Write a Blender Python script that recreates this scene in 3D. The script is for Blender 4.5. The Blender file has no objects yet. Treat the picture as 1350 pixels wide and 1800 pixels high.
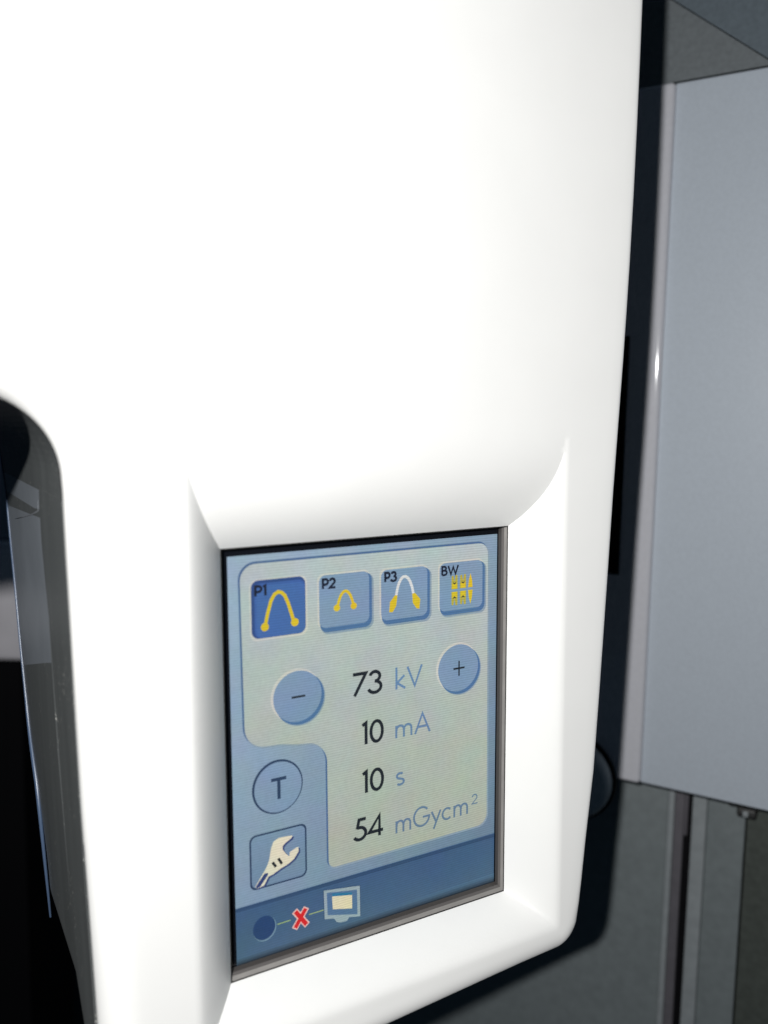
import bpy, bmesh, math, random
import numpy as np
from mathutils import Matrix, Vector
from mathutils.geometry import delaunay_2d_cdt

scene = bpy.context.scene
COL = scene.collection
MM = 0.001
rnd = random.Random(4)

# ------------------------------------------------------------------ camera
CAM_P = Vector((0, 0, 1.40))
cd = bpy.data.cameras.new('camera')
cam = bpy.data.objects.new('camera', cd)
COL.objects.link(cam)
cz = Vector((0.0, -0.9942261, 0.1073058)).normalized()
cx = Vector((0.9998519, 0.0018468, 0.0171111)); cx = (cx - cz * cx.dot(cz)).normalized()
cy = cz.cross(cx)
cam.matrix_world = Matrix(((cx.x, cy.x, cz.x, CAM_P.x), (cx.y, cy.y, cz.y, CAM_P.y), (cx.z, cy.z, cz.z, CAM_P.z), (0, 0, 0, 1)))
cd.sensor_fit = 'VERTICAL'; cd.sensor_height = 24.0; cd.lens = 20.0
cd.clip_start = 0.01; cd.clip_end = 50
cd.dof.use_dof = True; cd.dof.focus_distance = 0.27; cd.dof.aperture_fstop = 20.0 / 3.5
scene.camera = cam

# ------------------------------------------------------------------ world + flash lamp
wd = bpy.data.worlds.new('World'); scene.world = wd; wd.use_nodes = True
wd.node_tree.nodes['Background'].inputs[0].default_value = (0.42, 0.68, 1.0, 1)
wd.node_tree.nodes['Background'].inputs[1].default_value = 0.038
# the phone's small flash, moved up, left and back to even out its falloff
fl = bpy.data.lights.new('flash', 'AREA')
fl.shape = 'DISK'; fl.size = 0.010; fl.energy = 2.1; fl.color = (1.0, 0.992, 0.975); fl.spread = math.radians(175)
flash = bpy.data.objects.new('flash', fl); COL.objects.link(flash)
FL = (-0.071, 0.071, 0.140)          # in camera axes: left, up, behind
fp = cam.matrix_world @ Vector(FL)
aim = Vector((0.0, 0.24, 1.34)) - fp
flash.matrix_world = Matrix.Translation(fp) @ aim.to_track_quat('-Z', 'Y').to_matrix().to_4x4()
vs = scene.view_settings
vs.view_transform = 'Standard'; vs.look = 'None'; vs.exposure = 0; vs.gamma = 1; vs.use_curve_mapping = False
scene.cycles.max_bounces = 8

# ------------------------------------------------------------------ materials
def lin(c):
    return tuple(((x / 255) / 12.92 if x / 255 <= 0.04045 else ((x / 255 + 0.055) / 1.055) ** 2.4) for x in c)

def mat(name, base, rough=0.5, spec=0.5, var=0.0, vscale=300, bump=0.0, bscale=900, coat=0.0, metallic=0.0, stretch=(1, 1, 1)):
    m = bpy.data.materials.new(name); m.use_nodes = True
    nt = m.node_tree; p = nt.nodes['Principled BSDF']
    p.inputs['Roughness'].default_value = rough
    p.inputs['Specular IOR Level'].default_value = spec
    p.inputs['Coat Weight'].default_value = coat
    p.inputs['Metallic'].default_value = metallic
    p.inputs['Base Color'].default_value = (*base, 1)
    tc = nt.nodes.new('ShaderNodeTexCoord')
    mp = nt.nodes.new('ShaderNodeMapping'); nt.links.new(tc.outputs['Object'], mp.inputs[0]); mp.inputs['Scale'].default_value = stretch
    if var:
        n = nt.nodes.new('ShaderNodeTexNoise'); n.inputs['Scale'].default_value = vscale; n.inputs['Detail'].default_value = 5
        nt.links.new(mp.outputs[0], n.inputs['Vector'])
        r = nt.nodes.new('ShaderNodeValToRGB')
        r.color_ramp.elements[0].position = 0.3; r.color_ramp.elements[1].position = 0.7
        r.color_ramp.elements[0].color = (*[max(0, b * (1 - var)) for b in base], 1)
        r.color_ramp.elements[1].color = (*[min(1, b * (1 + var)) for b in base], 1)
        nt.links.new(n.outputs['Fac'], r.inputs[0]); nt.links.new(r.outputs[0], p.inputs['Base Color'])
    if bump:
        n2 = nt.nodes.new('ShaderNodeTexNoise'); n2.inputs['Scale'].default_value = bscale; n2.inputs['Detail'].default_value = 3
        nt.links.new(mp.outputs[0], n2.inputs['Vector'])
        b = nt.nodes.new('ShaderNodeBump'); b.inputs['Strength'].default_value = bump; b.inputs['Distance'].default_value = 0.0005
        nt.links.new(n2.outputs['Fac'], b.inputs['Height']); nt.links.new(b.outputs[0], p.inputs['Normal'])
    return m

def dusty(name, base, rough, dust=(0.30, 0.30, 0.28), scale=800, thr=0.65):
    """dark plastic with fine pale dust specks and faint vertical wipe streaks"""
    m = mat(name, base, rough, 0.5)
    nt = m.node_tree; p = nt.nodes['Principled BSDF']
    tc = nt.nodes.new('ShaderNodeTexCoord')
    n = nt.nodes.new('ShaderNodeTexNoise'); n.inputs['Scale'].default_value = scale; n.inputs['Detail'].default_value = 2
    nt.links.new(tc.outputs['Object'], n.inputs['Vector'])
    r = nt.nodes.new('ShaderNodeValToRGB'); r.color_ramp.elements[0].position = thr; r.color_ramp.elements[1].position = thr + 0.05
    r.color_ramp.elements[0].color = (0, 0, 0, 1); r.color_ramp.elements[1].color = (1, 1, 1, 1)
    nt.links.new(n.outputs['Fac'], r.inputs[0])
    s = nt.nodes.new('ShaderNodeTexNoise'); s.inputs['Scale'].default_value = 120; s.inputs['Detail'].default_value = 4
    mp = nt.nodes.new('ShaderNodeMapping'); mp.inputs['Scale'].default_value = (1, 0.08, 1)
    nt.links.new(tc.outputs['Object'], mp.inputs[0]); nt.links.new(mp.outputs[0], s.inputs['Vector'])
    mx0 = nt.nodes.new('ShaderNodeMix'); mx0.data_type = 'RGBA'
    nt.links.new(s.outputs['Fac'], mx0.inputs[0])
    mx0.inputs[6].default_value = (*[b * 0.75 for b in base], 1); mx0.inputs[7].default_value = (*[b * 1.3 for b in base], 1)
    cl = nt.nodes.new('ShaderNodeTexNoise'); cl.inputs['Scale'].default_value = 60; cl.inputs['Detail'].default_value = 3
    nt.links.new(tc.outputs['Object'], cl.inputs['Vector'])
    cr = nt.nodes.new('ShaderNodeMapRange'); cr.inputs['From Min'].default_value = 0.5; cr.inputs['From Max'].default_value = 0.68
    nt.links.new(cl.outputs['Fac'], cr.inputs['Value'])
    ml = nt.nodes.new('ShaderNodeMath'); ml.operation = 'MULTIPLY'
    nt.links.new(cr.outputs[0], ml.inputs[0]); nt.links.new(r.outputs[0], ml.inputs[1])
    mx = nt.nodes.new('ShaderNodeMix'); mx.data_type = 'RGBA'
    nt.links.new(ml.outputs[0], mx.inputs[0]); nt.links.new(mx0.outputs[2], mx.inputs[6]); mx.inputs[7].default_value = (*dust, 1)
    nt.links.new(mx.outputs[2], p.inputs['Base Color'])
    return m

def lcd(name, rgb, rgb2=None, vert=(0.0575, -0.0575), horiz=None, diag=None, gain=1.0):
    """a lit display colour: emission with the pixel rows of the panel; rgb2 = end colour of a ramp across the screen"""
    m = bpy.data.materials.new(name); m.use_nodes = True
    nt = m.node_tree; p = nt.nodes['Principled BSDF']
    p.inputs['Base Color'].default_value = (0.012, 0.013, 0.015, 1); p.inputs['Roughness'].default_value = 0.35
    tc = nt.nodes.new('ShaderNodeTexCoord'); sp = nt.nodes.new('ShaderNodeSeparateXYZ')
    nt.links.new(tc.outputs['Object'], sp.inputs[0])
    w = nt.nodes.new('ShaderNodeTexWave'); w.bands_direction = 'Y'; w.inputs['Scale'].default_value = 1 / 0.00072 * 0.3183 * 0.98
    nt.links.new(tc.outputs['Object'], w.inputs['Vector'])
    nz = nt.nodes.new('ShaderNodeTexNoise'); nz.inputs['Scale'].default_value = 900; nz.inputs['Detail'].default_value = 2
    nt.links.new(tc.outputs['Object'], nz.inputs['Vector'])
    a = nt.nodes.new('ShaderNodeMath'); a.operation = 'MULTIPLY_ADD'; a.inputs[1].default_value = 0.22; a.inputs[2].default_value = 0.77
    nt.links.new(w.outputs['Fac'], a.inputs[0])
    b = nt.nodes.new('ShaderNodeMath'); b.operation = 'MULTIPLY_ADD'; b.inputs[1].default_value = 0.20
    nt.links.new(nz.outputs['Fac'], b.inputs[0]); nt.links.new(a.outputs[0], b.inputs[2])
    g = nt.nodes.new('ShaderNodeMath'); g.operation = 'MULTIPLY'; g.inputs[1].default_value = gain
    nt.links.new(b.outputs[0], g.inputs[0])
    nt.links.new(g.outputs[0], p.inputs['Emission Strength'])
    c = (*lin(rgb), 1)
    mx = nt.nodes.new('ShaderNodeMix'); mx.data_type = 'RGBA'
    mx.inputs[6].default_value = c; mx.inputs[7].default_value = (*lin(rgb2 or rgb), 1); mx.inputs[0].default_value = 0
    if rgb2:
        mr = nt.nodes.new('ShaderNodeMapRange')
        lo, hi = diag or horiz or vert
        mr.inputs['From Min'].default_value = lo; mr.inputs['From Max'].default_value = hi
        if diag:
            sb = nt.nodes.new('ShaderNodeMath'); sb.operation = 'SUBTRACT'
            nt.links.new(sp.outputs['X'], sb.inputs[0]); nt.links.new(sp.outputs['Y'], sb.inputs[1]); nt.links.new(sb.outputs[0], mr.inputs['Value'])
        else:
            nt.links.new(sp.outputs['X' if horiz else 'Y'], mr.inputs['Value'])
        nt.links.new(mr.outputs[0], mx.inputs[0])
    # faint red/green/blue unevenness of the panel
    nc = nt.nodes.new('ShaderNodeTexNoise'); nc.inputs['Scale'].default_value = 95; nc.inputs['Detail'].default_value = 3
    nt.links.new(tc.outputs['Object'], nc.inputs['Vector'])
    vm = nt.nodes.new('ShaderNodeVectorMath'); vm.operation = 'MULTIPLY_ADD'
    vm.inputs[1].default_value = (0.26, 0.22, 0.24); vm.inputs[2].default_value = (0.87, 0.89, 0.87)
    nt.links.new(nc.outputs['Color'], vm.inputs[0])
    vm2 = nt.nodes.new('ShaderNodeVectorMath'); vm2.operation = 'MULTIPLY'
    nt.links.new(vm.outputs[0], vm2.inputs[0]); nt.links.new(mx.outputs[2], vm2.inputs[1])
    nt.links.new(vm2.outputs[0], p.inputs['Emission Color'])
    return m

M_WHITE = mat('white_plastic', (0.88, 0.88, 0.865), 0.42, 0.4, var=0.012, vscale=40, bump=0.03, bscale=1500)
M_WHITE.node_tree.nodes['Principled BSDF'].inputs['Diffuse Roughness'].default_value = 0.3
M_SHELL = dusty('dark_grey_plastic', (0.107, 0.115, 0.116), 0.38, dust=(0.5, 0.5, 0.47))
M_REFL = mat('blue_grey_reflection', (0.228, 0.251, 0.279), 0.35, 0.5, var=0.10, vscale=45)  # reflection colour painted onto the left flank
M_REFL_LINE = mat('pale_reflection_line', (0.198, 0.212, 0.232), 0.35)
M_RIM = mat('blue_rim_glint', (0.076, 0.117, 0.197), 0.3, 0.6)
M_GLASS = mat('black_display_glass', (0.006, 0.007, 0.010), 0.12, 0.5)
M_GASKD = mat('gasket_reflection_dark', (0.055, 0.05, 0.048), 0.3, 0.5)  # three tones paint the gradient reflected along the screen edge
M_GASKM = mat('gasket_reflection_mid', (0.120, 0.112, 0.108), 0.3, 0.5)
M_GASKET = mat('gasket_reflection_pale', (0.288, 0.276, 0.264), 0.35, 0.5, var=0.08, vscale=200)
M_GAP = mat('dark_gap', (0.01, 0.01, 0.01), 0.8)
M_PANEL = mat('light_grey_coated_steel', (0.467, 0.517, 0.579), 0.40, 0.5, var=0.035, vscale=700, bump=0.05, bscale=1600)
M_TRIM = mat('light_grey_trim', (0.527, 0.532, 0.572), 0.09, 0.5, var=0.03, vscale=500)
M_SOFFIT = mat('dark_grey_board', (0.136, 0.153, 0.163), 0.6, 0.3, var=0.10, vscale=500, bump=0.08)
M_SOFFIT2 = mat('slate_grey_board', (0.101, 0.127, 0.149), 0.6, 0.3, var=0.10, vscale=500, bump=0.08)
M_CUP = mat('grey_laminate', (0.158, 0.182, 0.189), 0.5, 0.4, var=0.08, vscale=220)
M_CUPL = mat('pale_laminate_edge', (0.242, 0.266, 0.279), 0.5, 0.4, var=0.08, vscale=220)
M_CUPD = mat('dusky_laminate', (0.103, 0.098, 0.111), 0.5, 0.4, var=0.08, vscale=220)
M_CUPG = mat('olive_laminate', (0.059, 0.068, 0.061), 0.6, 0.3, var=0.15, vscale=300)
M_BLACK = mat('black_void', (0.004, 0.004, 0.005), 0.7, 0.1)
M_KNOB = mat('charcoal_rubber', (0.40, 0.45, 0.48), 0.6, 0.4)
M_BRKT = mat('dark_steel', (0.03, 0.03, 0.03), 0.5, 0.5, var=0.5, vscale=500)
M_ROOM = mat('dark_room_paint', (0.03, 0.033, 0.036), 0.9, 0.1, var=0.1, vscale=8)
M_BOX = mat('mid_grey_enamel', (0.667, 0.650, 0.686), 0.5, 0.4, var=0.06, vscale=30)
M_TICK = mat('pale_seam', (0.85, 0.85, 0.9), 0.3)

D_BACK = lcd('lcd_backdrop', (152, 174, 194), (94, 120, 142), diag=(-0.101, 0.101))
D_PAPER = lcd('lcd_paper', (178, 190, 191), (164, 171, 152))
D_LINE = lcd('lcd_outline', (70, 100, 140))
D_BTN = lcd('lcd_button', (124, 150, 178), (117, 143, 170))
D_BTNSH = lcd('lcd_button_shade', (74, 110, 152))
D_BTNSOFT = lcd('lcd_button_soft', (134, 154, 168))
D_HI = lcd('lcd_button_glow', (196, 198, 190))
D_SEL = lcd('lcd_selected', (64, 102, 162))
D_SELSH = lcd('lcd_selected_shade', (42, 72, 128))
D_INK = lcd('lcd_ink', (16, 24, 32))
D_NAVY = lcd('lcd_navy', (8, 18, 42))
D_UNIT = lcd('lcd_unit', (100, 132, 170), (96, 120, 142), vert=(0.02, -0.033))
D_YEL = lcd('lcd_yellow', (214, 186, 30))
D_YELD = lcd('lcd_yellow_dull', (178, 164, 62))
D_WHT = lcd('lcd_white', (214, 214, 214))
D_BAR = lcd('lcd_bar', (58, 88, 124), (66, 96, 122), vert=(-0.040, -0.0575))
D_BARSH = lcd('lcd_bar_shade', (44, 72, 106))
D_DOT = lcd('lcd_dot', (28, 60, 104))
D_DOTHI = lcd('lcd_dot_light', (110, 140, 158))
D_OUT = lcd('lcd_icon_outline', (36, 58, 88))
D_WR = lcd('lcd_wrench', (216, 212, 190))
D_WRSH = lcd('lcd_wrench_shade', (46, 62, 112))
D_RED = lcd('lcd_red', (204, 26, 30))
D_PINK = lcd('lcd_pale_red', (226, 186, 178))
D_GRN = lcd('lcd_green_line', (146, 168, 110))
D_MON = lcd('lcd_monitor', (146, 164, 172))
D_MONIN = lcd('lcd_monitor_inner', (78, 110, 146))
D_TEAL = lcd('lcd_teal', (38, 112, 150))
D_CREAM = lcd('lcd_cream', (216, 206, 176))

# ------------------------------------------------------------------ object helpers
def link(o, parent=None):
    COL.objects.link(o)
    if parent: o.parent = parent
    return o

def mesh_obj(name, verts, faces, mats, parent=None, fm=None, smooth=False):
    me = bpy.data.meshes.new(name)
    me.from_pydata([tuple(v) for v in verts], [], faces)
    for m in (mats if isinstance(mats, (list, tuple)) else [mats]): me.materials.append(m)
    if fm:
        me.polygons.foreach_set('material_index', fm)
    if smooth:
        me.polygons.foreach_set('use_smooth', [True] * len(me.polygons))
    me.validate(); me.update()
    return link(bpy.data.objects.new(name, me), parent)

def thing(name, label, cat, M):
    o = bpy.data.objects.new(name, None); o.empty_display_size = 0.02
    o.matrix_world = M; o['label'] = label; o['category'] = cat
    return link(o)

def boxes(name, bl, mats, parent=None, bevel=0.0, seg=3):
    """bl: list of (x0,x1,y0,y1,z0,z1,matindex) in mm -> one mesh"""
    bm = bmesh.new()
    for x0, x1, y0, y1, z0, z1, *mi in bl:
        b2 = bmesh.new(); bmesh.ops.create_cube(b2, size=1)
        bmesh.ops.scale(b2, vec=((x1 - x0) * MM, (y1 - y0) * MM, (z1 - z0) * MM), verts=b2.verts)
        bmesh.ops.translate(b2, vec=((x0 + x1) / 2 * MM, (y0 + y1) / 2 * MM, (z0 + z1) / 2 * MM), verts=b2.verts)
        if bevel:
            bmesh.ops.bevel(b2, geom=b2.edges[:], offset=bevel * MM, segments=seg, profile=0.5, affect='EDGES')
        for f in b2.faces: f.material_index = mi[0] if mi else 0; f.smooth = bool(bevel)
        t = bpy.data.meshes.new('t'); b2.to_mesh(t); b2.free(); bm.from_mesh(t); bpy.data.meshes.remove(t)
    me = bpy.data.meshes.new(name); bm.to_mesh(me); bm.free()
    for m in (mats if isinstance(mats, (list, tuple)) else [mats]): me.materials.append(m)
    if bevel:
        me.set_sharp_from_angle(angle=math.radians(50))
    return link(bpy.data.objects.new(name, me), parent)

# ------------------------------------------------------------------ SETTING: dark room far behind
def place(s, n, z):
    """cabinet frame (mm) -> world"""
    return CAB @ Vector((s * MM, n * MM, z * MM))

CAB = Matrix.Translation((0.1288907, 0.4017868, 1.5491676)) @ Matrix.Rotation(math.atan2(-0.5071146, 0.8618787), 4, 'Z')

w = boxes('wall', [(-4000, 4000, 2600, 2660, 0, 2700)], M_ROOM); w['kind'] = 'structure'
fl_ = boxes('floor', [(-4000, 4000, -1500, 2600, -60, 0)], M_ROOM); fl_['kind'] = 'structure'

# ------------------------------------------------------------------ pale grey wall cabinet (right)
cab = thing('wall_cabinet', 'pale grey metal wall cabinet on the right with a raised vertical edge strip', 'cabinet', CAB)
boxes('carcass', [(-150, 300, 4, 46, -321, -2)], M_PANEL, cab)
boxes('door_panel', [(-1, 302, -1, 3.6, -323.5, 3.2)], M_PANEL, cab, bevel=0.8)
boxes('edge_strip', [(-152, -0.3, -4.6, 3.6, -323.2, 3.0)], M_TRIM, cab, bevel=2.2, seg=5)
boxes('dark_slot', [(-70, -15.0, -5.4, -4.3, -221.4, -108.2)], M_BLACK, cab, bevel=0.5)
# dark strip painted in for the shade under the cabinet edge
boxes('shade_strip', [(-148, 296, 8, 44, -325.5, -321.2)], M_GAP, cab)

# darker upper board with the diagonal seam, above the pale cabinet
oh = thing('upper_board', 'dark grey upper board with a diagonal seam above the pale cabinet', 'board', CAB)
def board_sheet(side):
    (xa, za), (xb, zb) = SEAM
    m_ = (xb - xa) / (zb - za)
    on = lambda z, off: xa + (z - za) * m_ + off
    g, z0, z1 = 0.5, 4.4, 165
    poly = [(-170, z0), (on(z0, -g), z0), (on(z1, -g), z1), (-170, z1)]
    if side > 0: poly = [(on(z0, g), z0), (320, z0), (320, z1), (on(z1, g), z1)]
    y0, y1 = (0.6, 14) if side < 0 else (1.3, 14)
    v = [(x * MM, y0 * MM, z * MM) for x, z in poly] + [(x * MM, y1 * MM, z * MM) for x, z in poly]
    return v, [(0, 1, 2, 3), (7, 6, 5, 4), (1, 0, 4, 5), (2, 1, 5, 6), (3, 2, 6, 7), (0, 3, 7, 4)]
SEAM = ((-5.5, 40.7), (36.5, 7.2))
for sd in (-1, 1):
    v, f = board_sheet(sd); mesh_obj('board_sheet', v, f, M_SOFFIT if sd < 0 else M_SOFFIT2, oh)
boxes('backing', [(-165, 310, 14.2, 18, 2, 160)], M_GAP, oh)

# lower cupboard, set back
DD = 30
lc = thing('lower_cupboard', 'grey laminate cupboard with upright boards below the pale cabinet', 'cupboard', CAB)
boxes('door_panel', [(-260, 7.0, DD, DD + 18, -900, -326)], M_CUP, lc, bevel=0.6)
boxes('post', [(7.2, 10.2, DD - 1.5, DD + 12, -900, -326)], M_CUPL, lc, bevel=0.5)
boxes('post', [(10.3, 14.8, DD + 0.5, DD + 12, -900, -326), (14.8, 16.6, DD + 1.2, DD + 12, -360, -326)], M_CUPD, lc, bevel=0.3)
boxes('dark_gap', [(14.5, 20.0, DD + 3, DD + 6, -900, -326)], M_BLACK, lc)
boxes('post', [(19.0, 26.0, DD - 1.0, DD + 12, -900, -326)], M_CUPL, lc, bevel=0.6)
boxes('board', [(26.2, 44.0, DD + 0.6, DD + 14, -900, -326)], M_CUP, lc, bevel=0.4)
boxes('dark_gap', [(43, 46, DD + 6, DD + 12, -900, -326)], M_BLACK, lc)
boxes('board', [(44.8, 200, DD + 1.0, DD + 14, -900, -326)], M_CUPG, lc, bevel=0.4)

# small hinge bracket under the cabinet edge
hb = thing('hinge_bracket', 'small dark steel hinge bracket under the cabinet bottom edge', 'hinge', CAB @ Matrix.Translation((0.0440, 0.024, -0.3280)) @ Matrix.Scale(1.25, 4))
boxes('hinge_plate', [(-5.5, 5.5, -6, 4, -3.5, 1.5), (-2, 5, -7, 3, -6.5, -3)], M_BRKT, hb, bevel=0.8)
boxes('screw', [(0.2, 2.4, -8.2, -6.8, -6.0, -3.6)], M_CUPL, hb, bevel=0.6)

# round charcoal knob in the shade beside the casing
def lathe(name, prof, mats, parent, n=48, fm=None):
    v, f, mi = [], [], []
    for i in range(n):
        a = 2 * math.pi * i / n
        for r, d in prof: v.append((r * MM * math.cos(a), -d * MM, r * MM * math.sin(a)))
    k = len(prof)
    for i in range(n):
        j = (i + 1) % n
        for q in range(k - 1): f.append((i * k + q, i * k + q + 1, j * k + q + 1, j * k + q))
    o = mesh_obj(name, v, f, mats, parent, smooth=True)
    o.data.set_sharp_from_angle(angle=math.radians(40))
    return o
kn = thing('round_knob', 'round charcoal knob in the shade beside the white casing', 'knob', CAB @ Matrix.Translation((-0.0335, -0.0046, -0.3255)))
lathe('knob_body', [(0.01, 8), (17.5, 8), (19.6, 7.0), (20.6, 5), (21, 0), (0.01, 0)], M_KNOB, kn)
lathe('knob_ring', [(21.0, 3.0), (22.2, 2.6), (22.2, 0.2), (21.0, 0)], M_BLACK, kn)

# grey machine seen through the gap on the left
gm = thing('grey_machine', 'grey enamelled machine body glimpsed through the dark gap at far left', 'machine', Matrix.Translation((-0.3525, 0.60, 1.222)) @ Matrix.Scale(0.75, 4))
boxes('body', [(-160, 128, 0, 160, 0, 112)], M_BOX, gm, bevel=6)
boxes('upper_housing', [(-160, 122, 6, 160, 116.5, 260)], mat('slate_enamel', (0.28, 0.31, 0.37), 0.5, 0.4, var=0.06, vscale=30), gm, bevel=6)
boxes('pale_seam', [(-150, 121, 2, 150, 112.4, 116.2)], M_TICK, gm)
boxes('pedestal', [(-150, 110, 30, 150, -1629, -1)], M_BLACK, gm)

# ------------------------------------------------------------------ THE X-RAY UNIT HEAD
hu = Vector((0.8715564, 0.4899147, 0.0193138)).normalized()
hv = Vector((-0.0212919, -0.0015354, 0.9997721)); hv = (hv - hu * hv.dot(hu)).normalized()
hw = hu.cross(hv)
ORG = Vector((-0.0004096, 0.2385834, 1.3078049))
HM = Matrix(((hu.x, hv.x, hw.x, ORG.x), (hu.y, hv.y, hw.y, ORG.y), (hu.z, hv.z, hw.z, ORG.z), (0, 0, 0, 1)))
unit = thing('x_ray_control_head', 'white moulded dental x-ray control head with a lit blue touch screen', 'medical device', HM)

H = 13.0; RF = 9.0
OL, OR_, OT, OB = -46.0, 46.0, 59.55, -59.55     # opening in the front
SIDE = {1: (11.5, 1.25), -1: (12.5, 1.38)}       # width and roundness of the right and left chamfer
def side_p(s, sg):
    s = np.clip(s, 0, None); L, p = SIDE[sg]; return H * (1 - np.clip(1 - s / L, 0, 1) ** p)
def bot_p(s):
    s = np.clip(s, 0, None); L = 9.5; return H * (1 - np.clip(1 - s / L, 0, 1) ** 1.7)
def bulge(d, u):
    t = np.clip((np.asarray(u, float) + 46) / 92, 0, 1); t = t * t * (3 - 2 * t)   # the overhang is tighter at its left end
    d = np.clip(d, 0, None); L = 31.0 + 2.0 * t; p = 2.9 - 0.1 * t
    return H * (1 - np.clip(1 - d / L, 0, 1) ** p)
def height(u, v):
    u = np.asarray(u, float); v = np.asarray(v, float)
    a = np.maximum(side_p(u - OR_, 1), side_p(OL - u, -1))
    b = bot_p(OB - v)
    k = 0.5 * np.minimum(a, b) * np.clip(u / 20, 0, 1) * np.clip(1 - np.maximum(a, b) / H, 0, 1)          # the lower right inner corner is blended, the left one is a crease
    a = 0.5 * (a + b + np.sqrt((a - b) ** 2 + k ** 2))
    return np.maximum(a, bulge(v - OT, u))

# outline, clockwise seen from the front is avoided: goes counter-clockwise
def arc(cx_, cy_, r, a0, a1, n):
    return [(cx_ + r * math.cos(math.radians(a0 + (a1 - a0) * i / n)), cy_ + r * math.sin(math.radians(a0 + (a1 - a0) * i / n))) for i in range(n + 1)]

def outline(inset, far_left=-330.0, top=330.0):
    """inner offset of the casing outline by `inset` mm"""
    i = inset
    pts = []
    # right edge bottom->top (leaning), measured stations
    rt = [(-63, 70.9), (-42, 73.1), (-20, 75.8), (8, 77.65), (37, 79.4), (70, 81.3), (92, 82.8), (110, 84.05), (125, 84.95), (140, 85.75), (160, 86.6), (180, 87.25), (200, 87.75), (217, 88.1), (260, 88.5), (top - i, 88.5)]
    # bottom edge left->right then corner
    pts += arc(-69.3 , -71.0, 12 - i if i < 11 else 1, 180, 262, 10)
    pts += [(x, -83.0 + (x + 3.6) * 0.055 + i) for x in (-55, -40, -25, -10, 5, 20, 33)]
    pts += [(x, y + i) for x, y in [(45, -80.35), (52, -80.1)]]
    pts += [(59.0 + (11.2 - i) * math.cos(math.radians(a)), -68.7 + (11.2 - i) * math.sin(math.radians(a))) for a in (-84, -72, -60, -48, -36, -24, -12, -4)]
    pts += [(u - i, v) for v, u in np_dense(rt, 6)]
    pts += [(far_left + i, top - i), (far_left + i, 99 + i)]
    pts += [(u, 99 + i) for u in (-280, -240, -200, -160, -130, -115)]
    pts += arc(-104, 79, 20 + i, 90, 4, 16)
    lv = [(76, -83.85), (60, -83.7), (42, -83.45), (20, -83.2), (0, -82.9), (-18, -82.4), (-36, -81.9), (-55, -81.4), (-66, -81.3)]
    pts += [(u + i, v) for v, u in np_dense(lv, 5)]
    return pts

def np_dense(st, step):
    out = []
    for (v0, u0), (v1, u1) in zip(st, st[1:]):
        n = max(1, int(abs(v1 - v0) / step))
        for k in range(n): out.append((v0 + (v1 - v0) * k / n, u0 + (u1 - u0) * k / n))
    out.append(st[-1])
    return out

def inside(poly, x, y):
    px = np.array([p[0] for p in poly]); py = np.array([p[1] for p in poly])
    x = np.asarray(x); y = np.asarray(y)
    c = np.zeros(x.shape, bool)
    for i in range(len(px)):
        j = i - 1
        cond = ((py[i] > y) != (py[j] > y))
        with np.errstate(divide='ignore', invalid='ignore'):
            xs = (px[j] - px[i]) * (y - py[i]) / (py[j] - py[i] + 1e-12) + px[i]
        c ^= cond & (x < xs)
    return c

def dist_poly(poly, x, y):
    P = np.array(poly); Q = np.roll(P, -1, 0); d = np.full(x.shape, 1e9)
    for a, b in zip(P, Q):
        ab = b - a; L = max(ab @ ab, 1e-9)
        t = np.clip(((x - a[0]) * ab[0] + (y - a[1]) * ab[1]) / L, 0, 1)
        d = np.minimum(d, np.hypot(x - a[0] - t * ab[0], y - a[1] - t * ab[1]))
    return d

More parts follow.
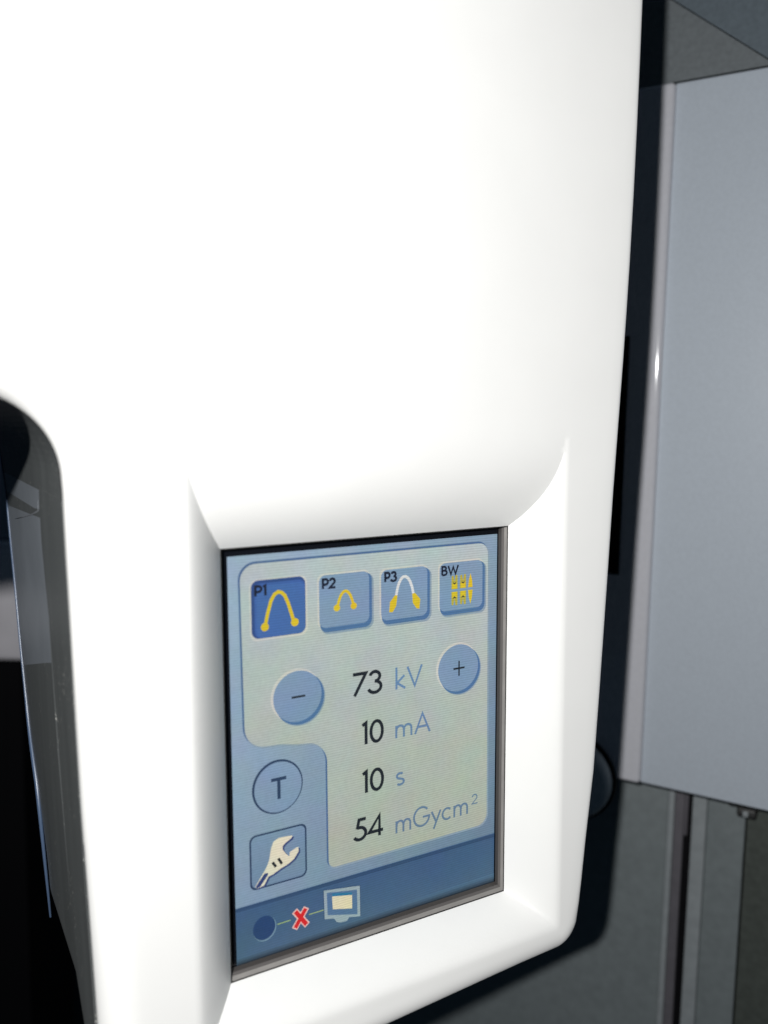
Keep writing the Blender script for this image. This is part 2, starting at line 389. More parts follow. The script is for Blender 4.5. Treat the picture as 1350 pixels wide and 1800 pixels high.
def build_front():
    inner = outline(RF)
    n = len(inner)
    verts = list(inner); edges = [(k, (k + 1) % n) for k in range(n)]
    # opening loop
    op = []
    for a, b, m in (((OL, OB), (OR_, OB), 60), ((OR_, OB), (OR_, OT), 78), ((OR_, OT), (OL, OT), 60), ((OL, OT), (OL, OB), 78)):
        op += [(a[0] + (b[0] - a[0]) * k / m, a[1] + (b[1] - a[1]) * k / m) for k in range(m)]
    b0 = len(verts); verts += op; edges += [(b0 + k, b0 + (k + 1) % len(op)) for k in range(len(op))]
    idx = {0: b0, 1: b0 + 60, 2: b0 + 138, 3: b0 + 198}   # BL, BR, TR, TL corners
    sharp = []
    # creases where the bulge and the lower lip meet the side chamfers
    for sgn, u0, ctop, cbot in ((1, OR_, idx[2], idx[1]), (-1, OL, idx[3], idx[0])):
        prev = ctop
        for d in list(np.arange(0.8, 30, 0.8)):
            h = float(bulge(d, u0)); s = SIDE[sgn][0] * (1 - (1 - h / H) ** (1 / SIDE[sgn][1]))
            verts.append((u0 + sgn * s, OT + d)); edges.append((prev, len(verts) - 1)); sharp.append(((prev, len(verts) - 1), d)); prev = len(verts) - 1
        prev = cbot
        if sgn > 0: continue
        for t in list(np.arange(0.5, 8.3, 0.5)):
            h = float(bot_p(t)); s = SIDE[sgn][0] * (1 - (1 - h / H) ** (1 / SIDE[sgn][1]))
            verts.append((u0 + sgn * s, OB - t)); edges.append((prev, len(verts) - 1)); sharp.append(((prev, len(verts) - 1), t)); prev = len(verts) - 1
    fixed = np.array(verts)
    # interior points: fine round the screen, coarse elsewhere
    gx, gy = np.meshgrid(np.arange(-62, 64, 1.15), np.arange(-73, 106, 1.15))
    cxg, cyg = np.meshgrid(np.arange(-330, 92, 5.0), np.arange(-82, 332, 5.0))
    fine = np.c_[gx.ravel(), gy.ravel()]; co = np.c_[cxg.ravel(), cyg.ravel()]
    co = co[~((co[:, 0] > -63) & (co[:, 0] < 65) & (co[:, 1] > -74) & (co[:, 1] < 107))]
    P = np.r_[fine, co]
    P = P[inside(inner, P[:, 0], P[:, 1])]
    P = P[dist_poly(inner, P[:, 0], P[:, 1]) > 0.5]
    P = P[~((P[:, 0] > OL - 0.4) & (P[:, 0] < OR_ + 0.4) & (P[:, 1] > OB - 0.4) & (P[:, 1] < OT + 0.4))]
    cr = fixed[n + len(op):]
    keep = np.ones(len(P), bool)
    for c in cr: keep &= np.hypot(P[:, 0] - c[0], P[:, 1] - c[1]) > 0.45
    P = P[keep]
    allv = [Vector((float(a), float(b))) for a, b in np.r_[fixed, P]]
    ov, oe, of, ovo, oeo, ofo = delaunay_2d_cdt(allv, edges, [], 0, 1e-5)
    V = np.array([(p.x, p.y) for p in ov])
    omap = {}
    for k, src in enumerate(ovo):
        for s in src: omap[s] = k
    F = np.array([list(t) for t in of])
    cen = V[F].mean(1)
    ok = inside(inner, cen[:, 0], cen[:, 1])
    ok &= ~((cen[:, 0] > OL) & (cen[:, 0] < OR_) & (cen[:, 1] > OB) & (cen[:, 1] < OT))
    F = F[ok]
    hz = height(V[:, 0], V[:, 1])
    verts3 = [(x * MM, y * MM, z * MM) for (x, y), z in zip(V, hz)]
    faces = [tuple(int(q) for q in t) for t in F]
    # make sure triangles face +w
    out = []
    for t in faces:
        a, b, c = V[t[0]], V[t[1]], V[t[2]]
        out.append(t if (b[0] - a[0]) * (c[1] - a[1]) - (b[1] - a[1]) * (c[0] - a[0]) > 0 else (t[0], t[2], t[1]))
    faces = out
    # rounded edge: rings from inset RF to 0, then back
    prev = [omap[k] for k in range(n)]
    outer = outline(0)
    SHIFT = 2.9
    def wright(x, y):            # how far this rim vertex belongs to the right flank (tighter edge there)
        return float(np.clip((y + 74) / 14, 0, 1)) if x > 55 else 0.0
    wr = [wright(x, y) for x, y in outer]
    hb_ = [hz[k] for k in prev]
    for a in (8, 16, 24, 33, 42, 51, 60, 69, 78, 84, 90):
        base = len(verts3)
        for k in range(n):
            e = 1.0 + wr[k] * (2 / 5.0 - 1.0)
            t = math.sin(math.radians(a)) ** e; c = math.cos(math.radians(a)) ** e if a < 90 else 0.0
            ix, iy = inner[k]; ox, oy = outer[k]; ox -= SHIFT * wr[k]
            verts3.append(((ix + (ox - ix) * t) * MM, (iy + (oy - iy) * t) * MM, (hb_[k] - RF * (1 - c)) * MM))
        for k in range(n):
            j = (k + 1) % n
            faces.append((prev[k], base + k, base + j, prev[j]))
        prev = [base + k for k in range(n)]
    for off, dz in ((0, -RF - 3.0), (1.2, -RF - 3.0)):
        pts = outline(off); base = len(verts3)
        verts3 += [((x - SHIFT * q) * MM, y * MM, (h + dz) * MM) for (x, y), h, q in zip(pts, hb_, wr)]
        for k in range(n):
            j = (k + 1) % n
            faces.append((prev[k], base + k, base + j, prev[j]))
        prev = [base + k for k in range(n)]
    # wall of the opening down to the display
    lp = [omap[b0 + k] for k in range(len(op))]
    base = len(verts3)
    verts3 += [(x * MM, y * MM, -1.2 * MM) for x, y in op]
    for k in range(len(op)):
        j = (k + 1) % len(op); faces.append((lp[k], lp[j], base + j, base + k))
    o = mesh_obj('front_casing', verts3, faces, M_WHITE, unit, smooth=True)
    me = o.data
    es = {(min(omap[a], omap[b]), max(omap[a], omap[b])) for (a, b), d in sharp if d < 24}
    es |= {(min(a, b), max(a, b)) for a, b in zip(lp, lp[1:] + lp[:1])}
    for e in me.edges:
        if (min(e.vertices), max(e.vertices)) in es: e.use_edge_sharp = True
    bm = bmesh.new(); bm.from_mesh(me); bmesh.ops.recalc_face_normals(bm, faces=bm.faces); bm.to_mesh(me); bm.free()
    return o
build_front()

# dark grey rear shell: its left flank shows beside the cut-out
def w_back(v):
    return float(np.interp(v, [-72, -46.6, -32.5, -12, 13, 31.7, 48.6, 67, 81, 110], [-74, -81, -91, -103, -112, -117, -123, -128, -140, -152]))
def rear_outline():
    r = [(76 - 0.5, v) for v in ()]
    pts = arc(-71.4, -60.0, 10, 180, 268, 8)
    pts += [(x, -70.2) for x in (-50, -20, 10, 40)]
    pts += arc(54, -56, 14, -90, -8, 8)
    pts += [(u - 4.5, v) for v, u in ((-40, 73.6), (0, 77.0), (40, 79.4), (90, 82.6), (140, 86.2), (220, 88.2), (328, 88.4))]
    pts += [(-328, 328), (-328, 99.3)]
    pts += [(u, 99.3) for u in (-280, -200, -150, -120)]
    pts += arc(-104.1, 79, 20.3, 90, 2, 16)
    pts += [(u + 0.0, v) for v, u in np_dense([(74, -83.7), (60, -83.55), (42, -83.3), (20, -83.1), (0, -82.8), (-18, -82.5), (-36, -81.9), (-56, -81.4)], 6)]
    return pts
ro = rear_outline(); nr = len(ro)
vv = [(x * MM, y * MM, 3.2 * MM) for x, y in ro] + [(x * MM, y * MM, w_back(y) * MM) for x, y in ro]
ff = [(k, k + nr, (k + 1) % nr + nr, (k + 1) % nr) for k in range(nr)]
ff.append(tuple(range(nr, 2 * nr)))
rs = mesh_obj('rear_shell', vv, ff, M_SHELL, unit, smooth=False)
bm = bmesh.new(); bm.from_mesh(rs.data); bmesh.ops.triangulate(bm, faces=[f for f in bm.faces if len(f.verts) > 4]); bmesh.ops.recalc_face_normals(bm, faces=bm.faces); bm.to_mesh(rs.data); bm.free()

# blue glint on the left flank's rear rim, painted as a coloured tube
def tube(name, path, rad, m, parent, n=10):
    v, f = [], []
    for i, p in enumerate(path):
        p = Vector(p); a = Vector(path[max(0, i - 1)]); b = Vector(path[min(len(path) - 1, i + 1)])
        t = (b - a).normalized(); s = t.cross(Vector((1, 0, 0.2))).normalized(); q = t.cross(s)
        r = rad[i] if isinstance(rad, (list, tuple)) else rad
        for k in range(n):
            an = 2 * math.pi * k / n
            v.append((p + (s * math.cos(an) + q * math.sin(an)) * r) * MM)
    for i in range(len(path) - 1):
        for k in range(n):
            f.append((i * n + k, i * n + (k + 1) % n, (i + 1) * n + (k + 1) % n, (i + 1) * n + k))
    f += [tuple(range(n - 1, -1, -1)), tuple(range((len(path) - 1) * n, len(path) * n))]
    return mesh_obj(name, v, f, m, parent, smooth=True)
tp = []
for x, y in reversed(ro):
    if x < -81.9 and -71 < y < 99.4 and x > -130: tp.append((x - 0.1, y, w_back(y)))
tp.sort(key=lambda p: p[1])
tp = [(-82.0, -69.5, w_back(-69.5))] + [p for p in tp if p[1] > -66]
rad = [float(np.interp(p[1], [-72, -60, -25, 0, 100], [0.3, 0.55, 0.85, 0.5, 0.4])) for p in tp]
tube('rim_glint', tp, rad, M_RIM, unit)

# reflection in the left flank, built as paler sheets with a ridge line
def flank(name, poly, proud, m, parent, u=-83.4):
    """poly in (v,w) mm on the left flank, thickness outwards (-u)"""
    k = len(poly)
    def fu(v): return float(np.interp(v, [-56, -36, 0, 20, 42, 60, 74], [-81.4, -81.9, -82.8, -83.1, -83.3, -83.55, -83.7]))
    v = [((fu(a) - proud) * MM, a * MM, b * MM) for a, b in poly] + [((fu(a) + 0.3) * MM, a * MM, b * MM) for a, b in poly]
    f = [tuple(range(k)), tuple(range(2 * k - 1, k - 1, -1))] + [(i, i + k, (i + 1) % k + k, (i + 1) % k) for i in range(k)]
    o = mesh_obj(name, v, f, m, parent)
    bm = bmesh.new(); bm.from_mesh(o.data); bmesh.ops.recalc_face_normals(bm, faces=bm.faces); bm.to_mesh(o.data); bm.free()
    return o
band = [(v_, 2.0) for v_ in (74, 60, 42, 20, 0, -20, -40, -60, -69)] + [(-69.5, -14), (-60, -26), (-40, -28), (-20, -30), (0, -31), (20, -32.5), (39.5, -32.5), (49, -35.5), (59.7, -38), (70, -38), (74, -37)]
flank('flank_band', band, 0.30, M_SHELL, unit)
flank('flank_reflection', [(66, -36), (59.7, -36), (49, -33.5), (39.5, -30), (31, -30), (26.5, -34), (24, -44), (8, -104), (28, -114), (48, -121), (62, -124)], 0.05, M_REFL, unit)
flank('flank_reflection_facet', [(73.6, -34), (68.5, -36.0), (67.6, -50), (67, -126), (73.6, -131)], 0.05, M_REFL, unit)
tube('flank_reflection_line', [(-83.65, 71, -41.5), (-83.6, 67.6, -43), (-83.55, 65.2, -57), (-83.5, 62.5, -77), (-83.5, 59, -105)], [0.08, 0.2, 0.28, 0.25, 0.1], M_REFL_LINE, unit)

# ------------------------------------------------------------------ touch screen
SCR_W = -2.5
scr = mesh_obj('touch_screen', *(lambda x0, x1, y0, y1, z0, z1: ([(x * MM, y * MM, z * MM) for z in (z0, z1) for x, y in ((x0, y0), (x1, y0), (x1, y1), (x0, y1))],
      [(3, 2, 1, 0), (4, 5, 6, 7), (0, 1, 5, 4), (1, 2, 6, 5), (2, 3, 7, 6), (3, 0, 4, 7)]))(-47, 47, -61, 61, -6, SCR_W), M_GLASS, unit)
# gasket around the glass, its reflected gradient painted as bands; dark seam to casing
def ring(name, o4, i4, z0, z1, m, parent, zi=None):
    (ox0, ox1, oy0, oy1), (ix0, ix1, iy0, iy1) = o4, i4
    zi = z1 if zi is None else zi
    O = [(ox0, oy0), (ox1, oy0), (ox1, oy1), (ox0, oy1)]; I = [(ix0, iy0), (ix1, iy0), (ix1, iy1), (ix0, iy1)]
    v = [(x * MM, y * MM, z1 * MM) for x, y in O] + [(x * MM, y * MM, zi * MM) for x, y in I] + [(x * MM, y * MM, z0 * MM) for x, y in O] + [(x * MM, y * MM, z0 * MM) for x, y in I]
    f = []
    for k in range(4):
        j = (k + 1) % 4
        f += [(k, j, 4 + j, 4 + k), (4 + k, 4 + j, 12 + j, 12 + k), (k, 8 + k, 8 + j, j)]
    return mesh_obj(name, v, f, m, parent)
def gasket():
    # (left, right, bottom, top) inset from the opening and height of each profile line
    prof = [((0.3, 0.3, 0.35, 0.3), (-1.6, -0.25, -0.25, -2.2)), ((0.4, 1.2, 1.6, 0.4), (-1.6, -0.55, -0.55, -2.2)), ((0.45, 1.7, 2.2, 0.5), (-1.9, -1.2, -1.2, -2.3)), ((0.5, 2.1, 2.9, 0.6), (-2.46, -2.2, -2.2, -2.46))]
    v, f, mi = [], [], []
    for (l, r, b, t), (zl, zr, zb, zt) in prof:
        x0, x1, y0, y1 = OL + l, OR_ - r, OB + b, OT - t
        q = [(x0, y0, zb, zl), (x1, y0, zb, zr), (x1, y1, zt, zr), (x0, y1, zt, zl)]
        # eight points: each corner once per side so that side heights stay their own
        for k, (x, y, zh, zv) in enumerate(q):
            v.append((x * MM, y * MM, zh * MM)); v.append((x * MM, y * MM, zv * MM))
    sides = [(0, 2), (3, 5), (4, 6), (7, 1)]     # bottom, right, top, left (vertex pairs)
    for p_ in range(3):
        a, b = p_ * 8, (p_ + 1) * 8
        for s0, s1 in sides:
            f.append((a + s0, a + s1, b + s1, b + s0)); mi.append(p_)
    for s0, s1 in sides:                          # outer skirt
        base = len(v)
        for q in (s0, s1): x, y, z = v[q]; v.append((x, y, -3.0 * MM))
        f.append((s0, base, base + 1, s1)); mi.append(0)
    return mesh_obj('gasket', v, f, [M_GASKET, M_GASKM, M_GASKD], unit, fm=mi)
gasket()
ring('seam', (-45.97, 45.97, -59.52, 59.52), (-45.68, 45.68, -59.18, 59.22), -2.6, -0.15, M_GAP, unit)

# ---- flat artwork of the lit user interface: each element is one thin mesh
class Art:
    def __init__(s): s.v = []; s.f = []; s.mi = []; s.m = []
    def mid(s, m):
        if m not in s.m: s.m.append(m)
        return s.m.index(m)
    def poly(s, pts, m, lay):
        """simple polygon, triangulated"""
        vs_ = [Vector((p[0], p[1])) for p in pts]; n = len(pts)
        ov, oe, of, a, b, c = delaunay_2d_cdt(vs_, [(k, (k + 1) % n) for k in range(n)], [], 1, 1e-6)
        base = len(s.v); z = SCR_W + lay * 0.03
        s.v += [(p.x * MM, p.y * MM, z * MM) for p in ov]
        for t in of:
            t = list(t)
            A, B, C_ = ov[t[0]], ov[t[1]], ov[t[2]]
            if (B - A).cross(C_ - A) < 0: t.reverse()
            s.f.append([base + q for q in t]); s.mi.append(s.mid(m))
    def rrect(s, x0, x1, y0, y1, r, m, lay):
        r = min(r, (x1 - x0) / 2, (y1 - y0) / 2); p = []
        for cx_, cy_, a in ((x1 - r, y0 + r, -90), (x1 - r, y1 - r, 0), (x0 + r, y1 - r, 90), (x0 + r, y0 + r, 180)):
            p += arc(cx_, cy_, r, a, a + 90, 7)
        s.poly(p, m, lay)
    def disc(s, cx_, cy_, rx, ry, m, lay, n=48):
        s.poly([(cx_ + rx * math.cos(2 * math.pi * k / n), cy_ + ry * math.sin(2 * math.pi * k / n)) for k in range(n)], m, lay)
    def stroke(s, pts, wd_, m, lay, closed=False):
        P = [Vector((float(a), float(b))) for a, b in pts]; n = len(P); z = (SCR_W + lay * 0.03) * MM; base = len(s.v)
        for i in range(n):
            if closed: a, b = P[i - 1], P[(i + 1) % n]
            else: a, b = P[max(0, i - 1)], P[min(n - 1, i + 1)]
            d1 = (P[i] - a) if (i > 0 or closed) else (b - P[i]); d2 = (b - P[i]) if (i < n - 1 or closed) else d1
            d1 = d1.normalized(); d2 = d2.normalized()
            n1 = Vector((-d1.y, d1.x)); n2 = Vector((-d2.y, d2.x)); mt = (n1 + n2)
            mt = mt.normalized() if mt.length > 1e-4 else n1
            k = wd_ / 2 / max(0.45, mt.dot(n1))
            for sg in (1, -1):
                q = P[i] + mt * k * sg; s.v.append((q.x * MM, q.y * MM, z))
        for i in range(n if closed else n - 1):
            j = (i + 1) % n
            s.f.append([base + 2 * i + 1, base + 2 * j + 1, base + 2 * j, base + 2 * i]); s.mi.append(s.mid(m))
    def done(s, name, parent=scr):
        return mesh_obj(name, s.v, s.f, s.m, parent, fm=s.mi)

def ell(cx_, cy_, rx, ry, a0, a1, n=18):
    return [(cx_ + rx * math.cos(math.radians(a0 + (a1 - a0) * k / n)), cy_ + ry * math.sin(math.radians(a0 + (a1 - a0) * k / n))) for k in range(n + 1)]

# monoline geometric letters, cap height 1; value: (advance, strokes)
G = {
 '7': (0.66, [[(0.04, 0.95), (0.58, 0.95), (0.10, 0.0)]]),
 '3': (0.68, [ell(0.30, 0.735, 0.21, 0.215, 165, -90) , ell(0.29, 0.275, 0.27, 0.25, 90, -165)]),
 '1': (0.36, [[(0.02, 0.86), (0.19, 0.96), (0.19, 0.0)]]),
 '0': (0.70, [ell(0.33, 0.5, 0.27, 0.46, 0, 360, 36)]),
 '5': (0.64, [[(0.54, 0.95), (0.24, 0.95), (0.16, 0.55)] , [(0.15, 0.55)] + ell(0.26, 0.32, 0.27, 0.275, 112, -150)]),
 '4': (0.72, [[(0.50, 0.0), (0.50, 0.93), (0.04, 0.24), (0.66, 0.24)]]),
 '2': (0.60, [ell(0.28, 0.68, 0.21, 0.27, 170, -35, 14) + [(0.05, 0.05), (0.55, 0.05)]]),
 'k': (0.55, [[(0.05, 0.0), (0.05, 1.05)], [(0.42, 0.62), (0.08, 0.30), (0.46, 0.0)]]),
 'V': (0.72, [[(0.02, 1.0), (0.36, 0.03), (0.70, 1.0)]]),
 'm': (0.95, [[(0.05, 0.0), (0.05, 0.60)], [(0.05, 0.30)] + ell(0.24, 0.38, 0.18, 0.20, 160, 0, 12) + [(0.42, 0.0)], [(0.42, 0.32)] + ell(0.61, 0.38, 0.18, 0.20, 165, 0, 12) + [(0.79, 0.0)]]),
 'A': (0.80, [[(0.02, 0.0), (0.39, 0.97), (0.76, 0.0)], [(0.15, 0.33), (0.63, 0.33)]]),
 's': (0.36, [ell(0.17, 0.455, 0.115, 0.13, 40, 250, 12) + ell(0.17, 0.165, 0.13, 0.14, 70, -140, 12)]),
 'G': (0.98, [ell(0.46, 0.5, 0.42, 0.47, 42, 352, 32) + [(0.88, 0.47), (0.52, 0.47)]]),
 'y': (0.60, [[(0.03, 0.60), (0.28, 0.05)], [(0.53, 0.60), (0.14, -0.30)]]),
 'c': (0.66, [ell(0.30, 0.30, 0.26, 0.28, 45, 315, 20)]),
 'T': (0.62, [[(0.31, 0.0), (0.31, 0.95)], [(0.02, 0.93), (0.60, 0.93)]]),
 'P': (0.62, [[(0.08, 0.0), (0.08, 0.95), (0.28, 0.95)] + ell(0.28, 0.68, 0.24, 0.27, 85, -90, 12) + [(0.08, 0.41)]]),
 'B': (0.64, [[(0.08, 0.05), (0.08, 0.95), (0.26, 0.95)] + ell(0.26, 0.74, 0.19, 0.21, 85, -90, 10) + [(0.10, 0.53)], [(0.26, 0.53)] + ell(0.28, 0.29, 0.24, 0.24, 85, -90, 10) + [(0.08, 0.05)]]),
 'W': (1.02, [[(0.02, 1.0), (0.28, 0.05), (0.50, 0.85), (0.72, 0.05), (0.98, 1.0)]]),
}
def text(A, s, x0, x1, y, cap, wd_, m, lay):
    """letters fitted between x0 and x1, baseline y"""
    tot = sum(G[c][0] for c in s) - 0.05
    sx = (x1 - x0) / tot; x = x0
    for c in s:
        for st in G[c][1]:
            A.stroke([(x + px * sx, y + py * cap) for px, py in st], wd_, m, lay)
            lay += 0.02
        x += G[c][0] * sx

# backdrop, paper panel and lower bar
a = Art(); a.rrect(-43.4, 43.6, -57.2, 56.9, 0.05, D_BACK, 1); a.done('screen_backdrop')
def paper_path(g):
    """outline of the cream panel grown by g"""
    p = arc(-35.6, 50.0, 4.6 + g, 180, 90, 8)                       # top left
    p += arc(36.6, 51.0, 3.6 + g, 90, 0, 8)                          # top right
    p += arc(36.9, -32.6, 3.7 + g, 0, -90, 8)                        # bottom right
    p += arc(-13.0, -33.9, 2.4 + g, -90, -180, 6)                    # bottom of stem
    p += [(-15.4 - g, -5.0)]
    p += arc(-21.4, -4.0, 6.0 - g, 0, 90, 9) if g < 5 else []
    p += arc(-25.0, 7.5, 5.5 + g, -90, -91, 1)
    p += arc(-34.4, 7.6, 5.6 + g, -90, -180, 8)
    return p
def paper(g):
    p = arc(-35.6, 50.0, 4.6 + g, 180, 90, 8) + arc(36.6, 51.0, 3.6 + g, 90, 0, 8) + arc(36.9, -32.6, 3.7 + g, 0, -90, 8)
    p += arc(-13.0, -33.9, 2.4 + g, -90, -180, 6) + arc(-22.0, -4.2, 6.5 - g, 0, 90, 10)
    q = [(-24.5, 2.6), (-27, 3.1), (-29.5, 3.6)]
    p += [(x, y - g) for x, y in q]
    p += arc(-33.6, 10.0, 6.2 + g, -90, -180, 8)
    return p
a = Art()
a.poly([(x - 0.25, y + 0.3) for x, y in paper(0.15)], D_LINE, 2)
a.poly([(x + 0.3, y - 0.3) for x, y in paper(0.15)], D_BTNSOFT, 2.5)
a.poly(paper(0.0) if False else [(x, y) for x, y in paper(-0.12)], D_PAPER, 3)
a.done('value_panel')
a = Art(); a.rrect(-43.4, 43.6, -57.2, -40.2, 0.05, D_BAR, 2)
a.poly([(-43.4, -54.9), (-43.4, -57.2), (43.6, -57.2), (43.6, -53.8)], lcd('lcd_bar_edge_shade', (70, 102, 128), (10, 14, 18), vert=(-0.0543, -0.0570)), 4)  # shade along the screen's lower edge, painted into the emission
a.poly([(-43.4, -40.2), (-43.4, -41.3), (43.6, -41.6), (43.6, -40.6)], D_BARSH, 3)
a.done('status_bar')

# programme buttons
def button(x0, x1, y0, y1, sel=False):
    A = Art()
    if sel:
        A.rrect(x0 - 0.5, x1 + 0.6, y0 - 0.7, y1 + 0.3, 2.2, D_HI, 4)
        A.rrect(x0, x1, y0, y1, 2.0, D_SELSH, 5)
        A.rrect(x0 + 0.9, x1 - 0.1, y0 + 0.1, y1 - 0.9, 1.8, lcd('lcd_selected_rim', (58, 94, 158)), 6)
        A.rrect(x0 + 1.5, x1 - 0.2, y0 + 0.2, y1 - 1.6, 1.6, D_SEL, 7)
    else:
        A.rrect(x0 - 0.5, x1 + 0.3, y0 - 0.2, y1 + 0.5, 2.0, D_HI, 4)
        A.rrect(x0 + 0.5, x1 + 1.5, y0 - 1.9, y1 - 0.6, 2.4, D_BTNSOFT, 5)
        A.rrect(x0 + 0.2, x1 + 0.9, y0 - 1.3, y1 - 0.3, 2.3, D_BTNSH, 6)
        A.rrect(x0, x1, y0, y1, 2.0, D_BTN, 7)
    return A
A = button(-37.1, -21.4, 34.1, 49.9, True)
text(A, 'P1', -36.2, -32.6, 45.7, 2.8, 0.70, D_NAVY, 9)
A.stroke([(-33.3, 37.4), (-32.5, 40.8), (-31.5, 44.1), (-30.5, 45.7), (-29.4, 46.3), (-28.4, 46.0), (-27.5, 45.1), (-26.6, 43.0), (-25.6, 39.8), (-25.0, 37.6)], 1.0, D_YEL, 9)
A.disc(-33.4, 37.1, 1.15, 1.15, D_YEL, 9.5); A.disc(-24.7, 37.4, 1.15, 1.15, D_YEL, 9.5)
A.done('program_button')
A = button(-17.3, -1.6, 34.6, 49.5)
text(A, 'P2', -16.4, -12.3, 45.7, 2.8, 0.70, D_NAVY, 9)
A.stroke([(-11.7, 40.3), (-11.2, 42.0), (-10.7, 43.2), (-10.1, 44.0), (-9.5, 44.4), (-8.9, 44.4), (-8.3, 44.0), (-7.7, 43.2), (-7.2, 42.0), (-6.7, 40.4)], 0.85, D_YEL, 9)
A.disc(-11.9, 39.9, 1.0, 1.0, D_YEL, 9.5); A.disc(-6.6, 39.9, 1.0, 1.0, D_YEL, 9.5)
A.done('program_button')
A = button(2.3, 18.0, 34.4, 49.2)
text(A, 'P3', 3.4, 7.5, 45.7, 2.8, 0.70, D_NAVY, 9)
A.stroke([(7.2, 41.0), (7.7, 43.4), (8.3, 45.1), (9.0, 46.2), (9.7, 46.7), (10.5, 46.7), (11.3, 46.2), (12.0, 45.1), (12.7, 43.3), (13.2, 41.0)], 0.85, D_WHT, 9)
A.poly([(6.9, 41.6), (5.2, 39.7), (4.9, 36.7), (6.1, 36.6), (7.3, 38.3), (7.7, 41.4)], D_YEL, 9.5)
A.poly([(12.7, 41.4), (12.9, 38.6), (14.2, 36.8), (15.2, 36.6), (15.5, 39.5), (13.7, 41.5)], D_YEL, 9.5)
A.done('program_button')
A = button(22.3, 38.0, 34.7, 49.4)
text(A, 'BW', 22.9, 28.9, 45.7, 2.8, 0.64, D_NAVY, 9)
for x0, x1 in ((26.5, 28.8), (29.6, 31.9)):
    xm = (x0 + x1) / 2
    for sg, yc in ((1, 41.2), (-1, 40.4)):        # upper and lower tooth: crown with two roots
        A.poly([(x0, yc), (x1, yc), (x1, yc + sg * 1.5), (x1 - 0.1, yc + sg * 4.2), (x1 - 0.75, yc + sg * 4.3), (xm, yc + sg * 2.3), (x0 + 0.75, yc + sg * 4.2), (x0 + 0.1, yc + sg * 4.0), (x0, yc + sg * 1.5)][::sg], D_YELD, 9)
        A.poly([(x0 + 0.25, yc + sg * 0.1), (x1 - 0.25, yc + sg * 0.1), (x1 - 0.3, yc + sg * 1.8), (xm, yc + sg * 1.4), (x0 + 0.3, yc + sg * 1.8)][::sg], D_YEL, 9.5)
        A.stroke([(xm - 0.5, yc + sg * 2.0), (xm, yc + sg * 1.6), (xm + 0.5, yc + sg * 2.0)], 0.3, D_INK, 10)
for sg, yc in ((1, 41.2), (-1, 40.4)):
    A.poly([(32.6, yc), (34.3, yc), (34.1, yc + sg * 2.2), (33.5, yc + sg * 4.4), (32.9, yc + sg * 2.4)][::sg], D_YEL, 9)
A.done('program_button')

# minus / plus
def round_button(cx_, cy_, r, plus):
    A = Art()
    A.disc(cx_ - 0.5, cy_ + 0.5, r + 0.2, r + 0.2, D_HI, 4)
    A.disc(cx_ + 0.75, cy_ - 0.8, r + 0.1, r + 0.1, D_BTNSOFT, 5)
    A.disc(cx_ + 0.5, cy_ - 0.55, r, r, D_BTNSH, 6)
    A.disc(cx_ - 0.15, cy_ + 0.2, r - 0.15, r - 0.15, D_BTN, 7)
    A.stroke([(cx_ - 2.0, cy_ + 0.1), (cx_ + 2.1, cy_ + 0.1)], 0.55, D_INK, 9)
    if plus: A.stroke([(cx_ + 0.05, cy_ - 2.3), (cx_ + 0.05, cy_ + 2.4)], 0.5, D_INK, 9.3)
    return A.done('round_button')
round_button(-24.0, 16.2, 7.4, False)
round_button(29.4, 16.3, 7.5, True)

# readings
for s, x0, x1, y, unit_, ux0, ux1, in (('73', -7.3, 2.7, 13.4, 'kV', 7.0, 15.9), ('10', -4.2, 2.9, -1.5, 'mA', 6.9, 18.9), ('10', -4.2, 2.9, -16.2, 's', 6.9, 9.9), ('54', -7.2, 2.7, -30.3, None, 0, 0)):
    A = Art(); text(A, s, x0, x1, y, 6.7, 1.0, D_INK, 5); A.done('reading_value')
    A = Art()
    if unit_: text(A, unit_, ux0, ux1, y - 0.15, 6.3, 0.70, D_UNIT, 5)
    else:
        text(A, 'mGycm', 6.9, 33.6, -31.2, 6.3, 0.68, D_UNIT, 5)
        text(A, '2', 34.5, 36.9, -28.6, 3.3, 0.40, D_UNIT, 5)
    A.done('reading_unit')

# T button and spanner button
A = Art()
A.disc(-30.5, -8.2, 7.5, 7.7, D_OUT, 4); A.disc(-30.35, -8.35, 7.0, 7.2, lcd('lcd_icon_face', (128, 152, 178), (116, 140, 166), vert=(0, -0.04)), 5)
text(A, 'T', -32.6, -28.2, -11.8, 6.2, 0.95, D_OUT, 7)
A.done('test_button')
A = Art()
A.rrect(-39.1, -22.1, -36.4, -20.6, 1.9, D_OUT, 4); A.rrect(-38.6, -22.6, -35.9, -21.1, 1.6, lcd('lcd_tool_face', (116, 142, 168), (108, 134, 158), vert=(-0.02, -0.037)), 5)
WR = [(-26.4, -23.3), (-28.4, -23.1), (-30.5, -23.0), (-32.1, -23.7), (-32.8, -25.3), (-33.5, -28.8), (-34.2, -30.4), (-35.0, -31.6), (-37.7, -35.3), (-37.2, -36.0), (-35.1, -35.7), (-33.8, -33.5), (-32.3, -33.1), (-30.3, -32.2), (-27.7, -31.3), (-26.0, -30.3), (-24.6, -28.4), (-24.7, -27.1), (-25.4, -27.2), (-27.3, -28.0), (-27.4, -29.2), (-28.3, -28.4), (-29.4, -26.8), (-29.4, -25.7), (-28.6, -25.0), (-26.7, -24.0)]
A.poly([(x + 0.5, y - 0.45) for x, y in WR], D_WRSH, 6); A.poly(WR, D_WR, 7)
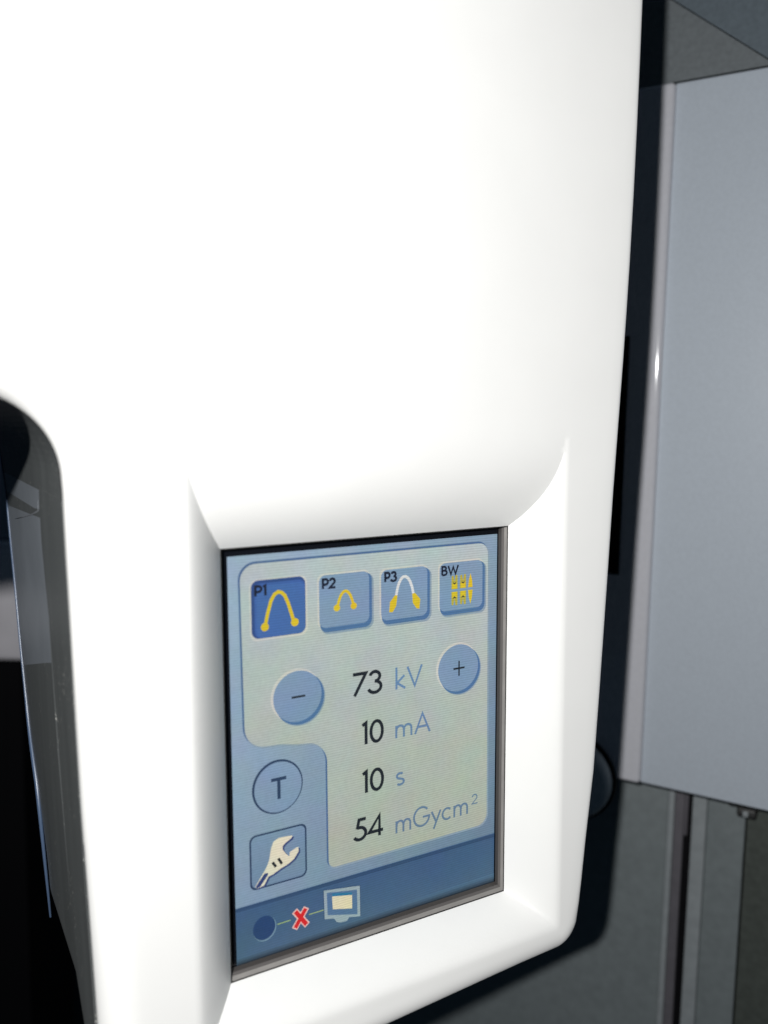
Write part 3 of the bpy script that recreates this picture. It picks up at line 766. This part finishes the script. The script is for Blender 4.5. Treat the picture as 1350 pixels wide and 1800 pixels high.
A.poly([(-33.9, -32.3), (-34.9, -32.2), (-37.5, -35.3), (-37.3, -35.95), (-36.3, -35.7), (-33.9, -32.9)], D_WRSH, 8)
for (x0, y0), (x1, y1) in (((-32.5, -29.6), (-31.5, -31.2)), ((-30.8, -28.9), (-29.7, -30.8))):
    A.stroke([(x0, y0), (x1, y1)], 0.75, D_INK, 8)
A.done('tool_button')

# connection status: dot, cross, monitor
A = Art(); A.disc(-35.1, -48.4, 3.4, 3.6, D_DOTHI, 4); A.disc(-35.3, -48.1, 3.3, 3.5, D_DOT, 5); A.done('status_dot')
A = Art()
A.stroke([(-31.4, -48.3), (-27.4, -48.25)], 0.3, D_GRN, 4); A.stroke([(-21.7, -48.3), (-17.0, -48.3)], 0.3, D_GRN, 4)
A.done('status_line')
A = Art()
for wd_, m, ly in ((1.9, D_PINK, 5), (1.25, D_RED, 6)):
    e = 0.25 if ly == 5 else 0
    A.stroke([(-25.9 - e, -46.1 + e), (-22.5 + e, -51.0 - e)], wd_, m, ly); A.stroke([(-22.7 + e, -46.1 + e), (-26.0 - e, -51.0 - e)], wd_, m, ly + 0.3)
A.done('status_cross')
A = Art()
def quad(q, m, lay): A.poly(q, m, lay)
mq = [(-17.0, -42.4), (-5.3, -44.2), (-5.2, -53.8), (-16.8, -51.2)]
def shrink(q, t):
    cx_ = sum(p[0] for p in q) / 4; cy_ = sum(p[1] for p in q) / 4
    return [(x + (t if x < cx_ else -t), y + (t if y < cy_ else -t)) for x, y in q]
quad([(x - 0.25, y + 0.2) if k in (0, 3) else (x + 0.2, y + 0.2) for k, (x, y) in enumerate(mq)], D_BARSH, 4)
quad([(-13.8, -51.8), (-8.8, -52.9), (-9.6, -53.9), (-11.6, -53.8), (-13.0, -53.2)], D_MON, 4.5)
quad(mq, D_MON, 5); quad(shrink(mq, 0.95), D_MONIN, 6)
quad([(-14.3, -44.0), (-7.9, -45.5), (-7.9, -46.3), (-14.4, -44.9)], D_TEAL, 7)
quad([(-14.4, -44.9), (-7.9, -46.3), (-7.9, -50.5), (-14.2, -48.9)], D_CREAM, 7)
A.done('monitor_icon')
